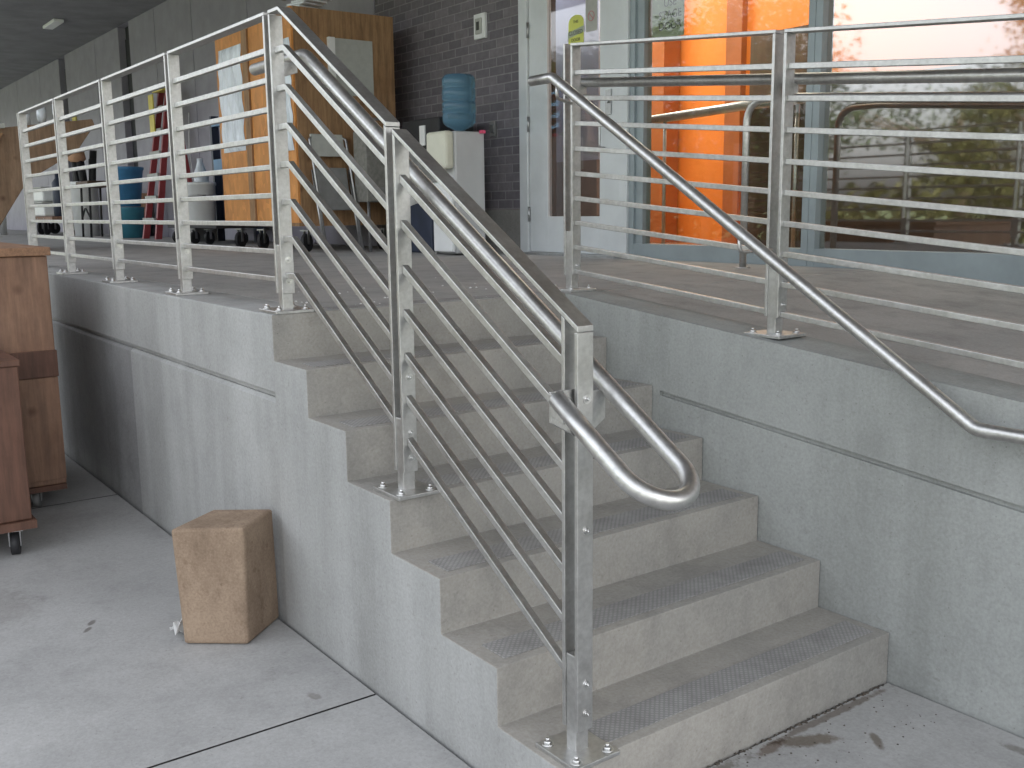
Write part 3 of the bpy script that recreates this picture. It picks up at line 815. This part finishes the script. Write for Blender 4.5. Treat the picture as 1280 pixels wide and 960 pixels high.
# folded chair and grey equipment cart in front of the crate
fc = empty('folding_chair', (-4.95, 2.75, 0), 'folded pale grey metal chair leaning on the crate', 'chair')
for y in (2.56, 2.92):
    MB().ring(fillet([(-4.78, y, .02), (-5.10, y + .03, 1.02), (-5.13, (y + 2.75) / 2, 1.04)], .03), .012, 10).build('leg', M['galv'], fc)
    MB().ring([(-4.86, y + .02, .02), (-5.05, y + .02, .74)], .011, 10).build('leg', M['galv'], fc)
MB().hexa([(-5.075, 2.60, .86), (-5.055, 2.60, .86), (-5.055, 2.92, .86), (-5.075, 2.92, .86), (-5.125, 2.60, 1.06), (-5.105, 2.60, 1.06), (-5.105, 2.92, 1.06), (-5.125, 2.92, 1.06)]).build('backrest', M['gpaper'], fc, bevel=.006)
MB().hexa([(-4.98, 2.61, .38), (-4.95, 2.61, .38), (-4.95, 2.91, .38), (-4.98, 2.91, .38), (-5.06, 2.61, .76), (-5.03, 2.61, .76), (-5.03, 2.91, .76), (-5.06, 2.91, .76)]).build('seat', M['grey'], fc, bevel=.008)
eq = empty('equipment_cart', (-4.75, 3.05, 0), 'grey metal equipment cart beside the crate', 'cart')
MB().box(-4.98, -4.74, 2.96, 3.30, .45, 1.08).build('cabinet', M['grey2'], eq, bevel=.01)
MB().box(-4.738, -4.732, 3.0, 3.26, .50, .58).build('vent_strip', M['grey'], eq)
for y in (2.98, 3.28):
    for x in (-4.96, -4.76): MB().cyl((x, y, .0), (x, y, .45), .014).build('leg', M['galv'], eq)
MB().ring(fillet([(-4.86, 2.98, 1.08), (-4.86, 2.98, 1.19), (-4.86, 3.28, 1.19), (-4.86, 3.28, 1.08)], .05), .012, 10).build('handle', M['galv'], eq)

# white bucket on a black dolly
dl2 = empty('dolly', (-9.1, 3.0, 0), 'low black four-wheel dolly under the white bucket', 'dolly')
MB().box(-9.75, -8.0, 2.75, 3.25, .19, .24).build('platform', M['black'], dl2, bevel=.006)
for x, y in ((-9.6, 2.82), (-9.0, 2.84), (-8.55, 2.86), (-8.15, 3.12)): caster(dl2, x, y, 0, .075, yaw=.5)
b1 = empty('bucket', (-9.2, 3.0, .24), 'shiny white drum standing on the black dolly', 'bucket')
MB().lathe(-9.15, 3.0, [(.16, .241), (.165, .25), (.18, .70), (.19, .71), (.19, .74), (.17, .745)], 28).build('drum', M['white'], b1)
MB().ring([(-9.15 + .181 * math.cos(a), 3.0 + .181 * math.sin(a), .58) for a in [2 * math.pi * k / 24 for k in range(25)]], .012, 8).build('hoop', M['galv'], b1)
b2 = empty('bottle_jug', (-9.75, 3.3, .24), 'pale blue translucent jug left of the white drum', 'jug')
MB().box(-9.95, -9.75, 3.1, 3.4, .0, .26).build('stand', M['grey'], b2)
MB().lathe(-9.82, 3.25, [(.09, .261), (.10, .28), (.10, .85), (.06, .95), (.035, 1.03), (.04, 1.07)], 22).build('jug_body', M['film'], b2)
# blue two-bar rack
rk = empty('blue_rack', (-9.3, 3.5, 0), 'blue steel rack with two crossbars behind the white drum', 'rack')
for x in (-9.9, -8.6): MB().box(x - .03, x + .03, 3.45, 3.55, 0, 1.62).build('upright', M['navy'], rk)
MB().box(-9.87, -8.63, 3.45, 3.53, 1.48, 1.56).build('crossbar', M['blue'], rk)
MB().box(-9.87, -8.63, 3.45, 3.53, .90, 1.06).build('crossbar', M['blue'], rk)
MB().box(-9.86, -8.64, 3.54, 3.56, .2, .9).build('back_sheet', M['navy'], rk)
tag(MB().ring([(-9.55, 3.05, 1.62), (-9.56, 3.03, 1.2), (-9.5, 3.04, .76)], .006, 6).build('cord', M['rope']), 'thin white cord hanging above the white drum', 'cord')

# ladder
ld = empty('step_ladder', (-11.9, 3.45, 0), 'tall dark red fibreglass step ladder with pale rungs and a yellow label at its top', 'ladder')
LH = 2.12
for s in (-1, 1):
    a = MB().hexa([(-11.9 + s * .30 - .03, 3.15, 0), (-11.9 + s * .30 + .03, 3.15, 0), (-11.9 + s * .30 + .03, 3.24, 0), (-11.9 + s * .30 - .03, 3.24, 0),
                   (-11.85 + s * .17 - .03, 3.47, LH), (-11.85 + s * .17 + .03, 3.47, LH), (-11.85 + s * .17 + .03, 3.55, LH), (-11.85 + s * .17 - .03, 3.55, LH)])
    a.build('side_rail', M['red'], ld)
    MB().hexa([(-11.9 + s * .36 + .3 - .025, 3.66, 0), (-11.9 + s * .36 + .3 + .025, 3.66, 0), (-11.9 + s * .36 + .3 + .025, 3.72, 0), (-11.9 + s * .36 + .3 - .025, 3.72, 0),
               (-11.85 + s * .17 - .025, 3.56, LH), (-11.85 + s * .17 + .025, 3.56, LH), (-11.85 + s * .17 + .025, 3.60, LH), (-11.85 + s * .17 - .025, 3.60, LH)]).build('rear_rail', M['red'], ld)
for k in range(6):
    t = (k + .8) / 6.6; z = LH * t; hw = .30 - .13 * t; cx = -11.9 + .05 * t; y = 3.19 + .32 * t
    MB().box(cx - hw, cx + hw, y - .07, y + .02, z, z + .05).build('rung', M['gpaper'], ld)
MB().box(-12.08, -11.62, 3.40, 3.64, LH, LH + .06).build('top_cap', M['yellow'], ld)
tag(MB().box(-12.07, -11.86, 3.33, 3.345, 1.50, 2.08).build('label', M['yellow'], ld), 'yellow warning label')

# bins
tb1 = empty('storage_bin', (-13, 3.3, 0), 'teal plastic bin on the floor left of the ladder', 'bin')
MB().lathe(-12.95, 3.2, [(.19, 0), (.215, .44), (.22, .45), (.22, .47), (.18, .475)], 26).build('tub', M['teal'], tb1)
tb2 = empty('bucket', (-12.9, 3.2, .48), 'wide blue tub stacked on the teal bin', 'bucket')
MB().lathe(-12.95, 3.2, [(.17, .48), (.235, 1.03), (.25, 1.04), (.25, 1.08), (.21, 1.085)], 28).build('tub', M['blue'], tb2)
wbk = empty('bucket', (-15.3, 3.1, 0), 'large off-white waste bucket with tools sticking out, left of the folding stool', 'bucket')
MB().lathe(-15.2, 3.1, [(.20, 0), (.235, .86), (.25, .87), (.25, .92), (.21, .925)], 28).build('tub', M['white'], wbk)
tl = empty('tool_bundle', (-15.2, 3.1, .9), 'dark bundle of brushes and handles in the off-white bucket', 'tools')
rnd = random.Random(3)
tm = MB()
for k in range(9):
    x = -15.2 + rnd.uniform(-.12, .12); y = 3.1 + rnd.uniform(-.12, .12)
    tm.cyl((x, y, .5), (x + rnd.uniform(-.12, .12), y + rnd.uniform(-.1, .1), 1.15 + rnd.uniform(0, .35)), rnd.uniform(.02, .06), nseg=8)
tm.build('handles', M['black'], tl)
MB().lathe(-15.15, 3.0, [(.10, 1.25), (.16, 1.30), (.14, 1.42), (.05, 1.45)], 12).build('brush_head', M['peach'], tl)
sto = empty('folding_stool', (-14.1, 3.0, 0), 'stool with a dark brown seat and thin bent black legs', 'stool')
MB().box(-14.5, -13.75, 2.8, 3.2, .80, .90).build('seat', M['dbrown'], sto, bevel=.02)
for x in (-14.42, -13.9):
    for y in (2.85, 3.15): MB().ring(fillet([(x - .05, y, 0), (x, y, .42), (x + .06, y, .80)], .2), .018, 8).build('leg', M['black'], sto)
MB().ring(fillet([(-14.45, 2.85, .3), (-14.2, 2.85, .48), (-13.9, 2.85, .3)], .1), .015, 8).build('brace', M['black'], sto)
MB().ring(fillet([(-13.9, 3.18, .88), (-13.88, 3.2, 1.25), (-13.6, 3.2, 1.22), (-13.5, 3.2, .88)], .1), .015, 8).build('back_hoop', M['black'], sto)
pb = empty('carton', (-14.1, 3.5, 0), 'peach coloured box standing behind the folding stool', 'box')
MB().box(-14.5, -13.6, 3.35, 3.7, .32, .70).build('box_body', M['peach'], pb, bevel=.01)
MB().box(-14.5, -13.6, 3.33, 3.7, 0, .318).build('lower_box', M['navy'], pb, bevel=.01)
dd = empty('dolly', (-17.4, 3.0, 0), 'reddish furniture dolly with black wheels near the stacked white tubs', 'dolly')
MB().box(-18.3, -16.4, 2.8, 3.3, .24, .34).build('platform', M['cart'], dd, bevel=.01)
for x in (-17.6, -17.1): caster(dd, x, 2.85, 0, .13, yaw=.9)
for x in (-18.1, -16.6): caster(dd, x, 3.2, 0, .11, yaw=.3)
for k, (z0, lab) in enumerate(((.36, 'lower white tub of the pair stacked on the red dolly'), (.64, 'upper white tub of the pair stacked on the red dolly'))):
    w = empty('tub', (-17.7, 3.05, z0), lab, 'tub', 'white tubs on the dolly')
    MB().box(-18.15, -17.25, 2.85, 3.28, z0 - .018, z0 + .22).build('tub_body', M['white'], w, bevel=.03)
    MB().box(-18.19, -17.21, 2.82, 3.31, z0 + .222, z0 + .25).build('rim', M['gpaper'], w, bevel=.01)
ex = empty('fire_extinguisher', (-16.7, 3.2, .34), 'dark upright canister between the white tubs and the off-white bucket', 'canister')
MB().lathe(-16.85, 3.05, [(.10, .341), (.11, .36), (.11, .95), (.05, 1.03), (.04, 1.15)], 18).build('cylinder', M['navy'], ex)
wtb = empty('tub', (-18.9, 2.6, 0), 'white tub on the floor behind the brown tipped hopper', 'tub')
MB().lathe(-18.3, 2.2, [(.17, 0), (.19, .5), (.20, .51), (.20, .55)], 22).build('tub_body', M['white'], wtb)

# tipped plywood hopper at far left, on the landing
hp_ = empty('wooden_hopper', (-6.3, 1.0, 0), 'brown plywood tilt hopper on the landing beyond the left guardrail end', 'hopper')
HX = -8.0
def hop_poly(scale=1):
    return [(.25, .11), (.62, .62), (1.10, 1.18), (1.55, 1.50), (1.55, 1.56), (-.6, 1.22), (-.6, .9), (.1, .11)]
hb = MB(); P_ = [(-1.1, .05), (.36, .05), (.80, .72), (1.30, 1.02), (1.50, 1.30), (1.48, 1.36), (.42, 1.215), (-1.1, 1.08)]
n_ = len(P_)
hb.v = [(HX, y, z) for y, z in P_] + [(HX - 1.1, y + .08, z) for y, z in P_]
hb.f = [tuple(range(n_)), tuple(range(2 * n_ - 1, n_ - 1, -1))] + [((k + 1) % n_, k, n_ + k, n_ + (k + 1) % n_) for k in range(n_)]
hb.sm = [False] * len(hb.f)
hb.build('box_body', M['hopper'], hp_, bevel=.008)
MB().hexa([(HX + .001, -1.1, 1.07), (HX + .05, -1.1, 1.07), (HX + .05, .62, 1.235), (HX + .001, .62, 1.235), (HX + .001, -1.1, 1.115), (HX + .05, -1.1, 1.115), (HX + .05, .62, 1.28), (HX + .001, .62, 1.28)]).build('top_rail', M['gpaper'], hp_)
MB().hexa([(HX + .001, -.1, .40), (HX + .05, -.1, .40), (HX + .05, .05, .36), (HX + .001, .05, .36), (HX + .001, .42, 1.20), (HX + .05, .42, 1.20), (HX + .05, .60, 1.18), (HX + .001, .60, 1.18)]).build('brace', M['ply'], hp_)
MB().cyl((HX - .15, .3, .06), (HX - .1, .3, .06), .06).build('wheel', M['black'], hp_)
MB().ring(fillet([(HX + .03, .27, .0), (HX + .04, .22, .2), (HX + .03, .28, .3)], .05), .012, 8).build('foot', M['galv'], hp_)
rnd = random.Random(9)
for k, lb in enumerate(('pale plastic cup on the brown hopper, leftmost of the three', 'pale plastic cup in the middle of the three on the brown hopper', 'pale plastic cup on the brown hopper, rightmost of the three')):
    z = 1.25 + .055 * k
    tag(MB().lathe(HX - .45, .92 + .16 * k, [(.03, z + .03), (.05, z + .08), (.045, z + .2)], 10).build('cup', M['film']), lb, 'cup', 'cups on the hopper')

# plywood carts at street level, left edge
ca = empty('plywood_cart', (-2.6, -.8, GZ), 'tall red-brown plywood cart at the left edge by the wall', 'cart', 'plywood carts on the pavement')
yr = -.285
MB().box(-3.6, -2.2, -1.75, yr, GZ + .13, .16).build('box_body', M['cart'], ca, bevel=.006)
MB().box(-3.62, -2.175, -1.77, yr + .015, .162, .205).build('top_frame', M['cartedge'], ca, bevel=.004)
MB().box(-2.199, -2.18, -1.75, yr + .004, -.47, -.33).build('cross_board', M['cart2'], ca, bevel=.003)
MB().box(-2.199, -2.188, -.60, yr - .0, GZ + .16, -.472).build('corner_board', M['cart'], ca, bevel=.003)
MB().box(-3.6, -2.19, -1.75, yr - .002, GZ + .10, GZ + .129).build('base_board', M['cart2'], ca)
for y in (-.42, -1.6):
    for x in (-2.3, -3.5): caster(ca, x, y, GZ, .042, 'grey', yaw=1.2)
cb = empty('plywood_cart', (-1.7, -1.2, GZ), 'lower dark red plywood cart in the bottom left corner, nearest the camera', 'cart', 'plywood carts on the pavement')
MB().box(-2.1, -1.46, -2.2, -.60, GZ + .17, -.30).build('box_body', M['cart2'], cb, bevel=.006)
MB().box(-2.11, -1.452, -2.2, -.592, -.299, -.27).build('top_frame', M['cart2'], cb, bevel=.003)
MB().box(-2.1, -1.44, -2.2, -.585, GZ + .13, GZ + .168).build('base_board', M['cart2'], cb)
for x in (-1.52, -2.0):
    for y in (-.67, -2.05): caster(cb, x, y, GZ, .052, yaw=1.3)

# tan block by the wall
ang = math.atan2(-.21 + .375, .11 + .03)
bl = empty('wood_block', (-.05, -.19, GZ), 'upright worn tan wooden block on the pavement against the wall', 'block')
A_ = Vector((-.038, -.385)); B_ = Vector((.112, -.200)); C_ = Vector((-.055, -.004)); D_ = A_ + C_ - B_
zt = GZ + .437
mb = MB(); mb.hexa([(p.x, p.y, GZ + .002) for p in (A_, B_, C_, D_)] + [(A_.x - .030, A_.y - .012, zt - .004), (B_.x - .01, B_.y + .012, zt + .002), (C_.x, C_.y - .006, zt + .004), (D_.x, D_.y, zt)])
blk = mb.build('block_body', M['block'], bl, bevel=.011, seg=2)
pp = MB(); rnd = random.Random(2); n = 7
for side in (0, 1):
    for i in range(n):
        for j in range(n):
            pp.v.append((-.19 + .11 * i / (n - 1) + .012 * rnd.random(), -.40 + .10 * j / (n - 1) + .012 * rnd.random(), GZ + .006 + .075 * (i / (n - 1)) * (.5 + .5 * math.sin(i * 2.1 + j * 1.3)) + .004 * side + .02 * rnd.random() * (1 - side)))
for i in range(n - 1):
    for j in range(n - 1):
        a = i * n + j; pp.f.append((a, a + 1, a + n + 1, a + n)); pp.sm.append(False)
pp.v = [(x * 1.0 - .0, y, z) for x, y, z in pp.v[:n * n]]
po = pp.build('paper_scrap', M['paper']); tag(po, 'crumpled white paper scrap tucked beside the tan block', 'paper')
so = po.modifiers.new('s', 'SOLIDIFY'); so.thickness = .0012

# ------------------------------------------------------------------ trees, hedge (seen in the glass)
def tree(x, y, h, rad, seed, label, m='leaf', low=2.5, flat=1.0, n=1500):
    rnd = random.Random(seed)
    t = empty('tree', (x, y, GZ), label, 'tree', 'trees beyond the pavement')
    tr = MB(); tr.ring([(x, y, GZ - .1), (x + .1, y, GZ + h * .3), (x - .1, y + .1, GZ + h * .7), (x, y, GZ + h * .9)], [.26, .19, .12, .04], 10)
    cl = []
    for k in range(26):
        a = rnd.uniform(0, 6.28); zz = rnd.uniform(low, h - .6); q = (zz - low) / (h - low)
        rr = rad * (1 - q ** 1.8) ** .5 * rnd.uniform(.35, 1.0) * flat
        c = Vector((x + rr * math.cos(a), y + rr * math.sin(a), GZ + zz)); cl.append(c)
        if k % 2 == 0:
            s0 = Vector((x, y, GZ + max(1.8, zz * .65))); tr.ring([s0, (s0 + c) / 2 + Vector((0, 0, .15)), c], [.07, .045, .015], 6)
    tr.build('trunk', M['bark'], t)
    cr = MB()
    for k in range(n):
        c = rnd.choice(cl); d = Vector((rnd.gauss(0, 1), rnd.gauss(0, 1), rnd.gauss(0, .7))) * rad * .17
        p = c + d; s = rnd.uniform(.06, .15)
        u = Vector((rnd.gauss(0, 1), rnd.gauss(0, 1), rnd.gauss(0, 1))).normalized(); w = u.orthogonal().normalized()
        i = len(cr.v)
        cr.v += [tuple(p + u * s), tuple(p + w * s * .5), tuple(p - u * s), tuple(p - w * s * .5)]
        cr.f.append((i, i + 1, i + 2, i + 3)); cr.sm.append(False)
    cr2 = cr.build('crown', M[m], t)
specs = [(-21.5, -20, 9.5, 3.4, 'leaf', 'dense dark green tree left of the bright sky gap'),
         (-10.6, -20.5, 9.0, 3.2, 'leaf2', 'olive leafy tree right of the bright sky gap'),
         (-5.2, -22, 8.5, 3.3, 'leaf', 'dark leafy tree opposite the ramp'),
         (-27.5, -23, 10, 3.6, 'leaf2', 'tall olive tree far along the lawn'),
         (-34, -21, 9, 3.4, 'leaf', 'dark tree farthest along the lawn'),
         (-24.6, -21, 8.5, 3.3, 'leaf2', 'olive tree next right of the tall olive tree'), (-30.8, -20.5, 8.5, 3.4, 'leaf', 'dark tree between the tall olive tree and the farthest tree'), (-38, -22, 9, 3.6, 'leaf2', 'pale olive tree at the far left end of the row'),
         (1.5, -21, 9, 3.4, 'leaf2', 'broad olive tree across from the stairs')]
for i, (x, y, h, rd, m, lb) in enumerate(specs): tree(x, y, h, rd, 20 + i, lb, m, low=2.0, n=12000)
tree(-15.8, -24, 5.6, 4.2, 55, 'low spreading tree in the bright sky gap', 'leaf', low=4.3, flat=1.15, n=2600)
hd = MB(); rnd = random.Random(77)
for k in range(9000):
    p = Vector((rnd.uniform(-48, 12), -23 + rnd.gauss(0, .7), 0)); top = 2.2 + .5 * math.sin(p.x * .7) + .25 * math.sin(p.x * 2.3)
    p.z = GZ + rnd.uniform(0, top); s = rnd.uniform(.14, .3)
    u = Vector((rnd.gauss(0, 1), rnd.gauss(0, 1), rnd.gauss(0, 1))).normalized(); w = u.orthogonal().normalized()
    i = len(hd.v); hd.v += [tuple(p + u * s), tuple(p + w * s * .6), tuple(p - u * s), tuple(p - w * s * .6)]
    hd.f.append((i, i + 1, i + 2, i + 3)); hd.sm.append(False)
tag(hd.build('hedge', M['leaf2']), 'long uneven hedge beyond the lawn', 'hedge', kind='stuff')

# ------------------------------------------------------------------ light, sky, camera
w = bpy.data.worlds.new('World'); S.world = w; w.use_nodes = True
nt = w.node_tree; bg = nt.nodes['Background']
sky = nt.nodes.new('ShaderNodeTexSky'); sky.sky_type = 'NISHITA'; sky.sun_disc = False
EL, AZ = math.radians(38), math.radians(20)    # sun behind the building
sky.sun_elevation = EL; sky.sun_rotation = AZ
sky.air_density = 1.0; sky.dust_density = 5.0; sky.ozone_density = 1.0
hs = nt.nodes.new('ShaderNodeHueSaturation'); hs.inputs['Saturation'].default_value = .22
nt.links.new(sky.outputs[0], hs.inputs['Color']); nt.links.new(hs.outputs[0], bg.inputs['Color']); bg.inputs['Strength'].default_value = .15
sd = bpy.data.lights.new('sun', 'SUN'); sd.energy = 3.0; sd.angle = math.radians(.5); sd.color = (1, .95, .88)
so = bpy.data.objects.new('sun', sd); COL.objects.link(so)
dirv = Vector((math.sin(AZ) * math.cos(EL), math.cos(AZ) * math.cos(EL), math.sin(EL)))
so.rotation_euler = dirv.to_track_quat('Z', 'Y').to_euler()
for x, e in ((-5.2, 24), (-2.6, 13), (1.2, 4)):
    al = bpy.data.lights.new('lobby_lamp', 'AREA'); al.shape = 'RECTANGLE'; al.size = 1.6; al.size_y = .6; al.energy = e; al.color = (1, .9, .76)
    ao = bpy.data.objects.new('lobby_lamp', al); COL.objects.link(ao); ao.location = (x, 5.4, 3.3)
al = bpy.data.lights.new('vestibule_fill', 'AREA'); al.size = .4; al.energy = 7; al.color = (.95, .96, 1)  # unseen fill light, added to brighten the pale wall behind the door glass
ao = bpy.data.objects.new('vestibule_fill', al); COL.objects.link(ao); ao.location = (-4.3, 4.3, 3.2)

cam = bpy.data.cameras.new('camera'); co = bpy.data.objects.new('camera', cam); COL.objects.link(co)
Rm = [[0.591145185981551, -0.7959775393102799, -0.1302579210811735], [0.806485195895559, 0.5810533557696725, 0.1093555053488577], [-0.011357723897818847, -0.1696960655476555, 0.9854309957807835]]
m4 = Matrix(((Rm[0][0], Rm[0][2], -Rm[0][1], 3.488737), (Rm[1][0], Rm[1][2], -Rm[1][1], -1.463522), (Rm[2][0], Rm[2][2], -Rm[2][1], .368453), (0, 0, 0, 1)))
co.matrix_world = m4
cam.sensor_width = 36; cam.lens = 36 * 1266.24 / 1280; cam.clip_start = .05; cam.clip_end = 1000
S.camera = co
S.view_settings.view_transform = 'Standard'; S.view_settings.look = 'None'; S.view_settings.gamma = 1
S.view_settings.exposure = 2.45
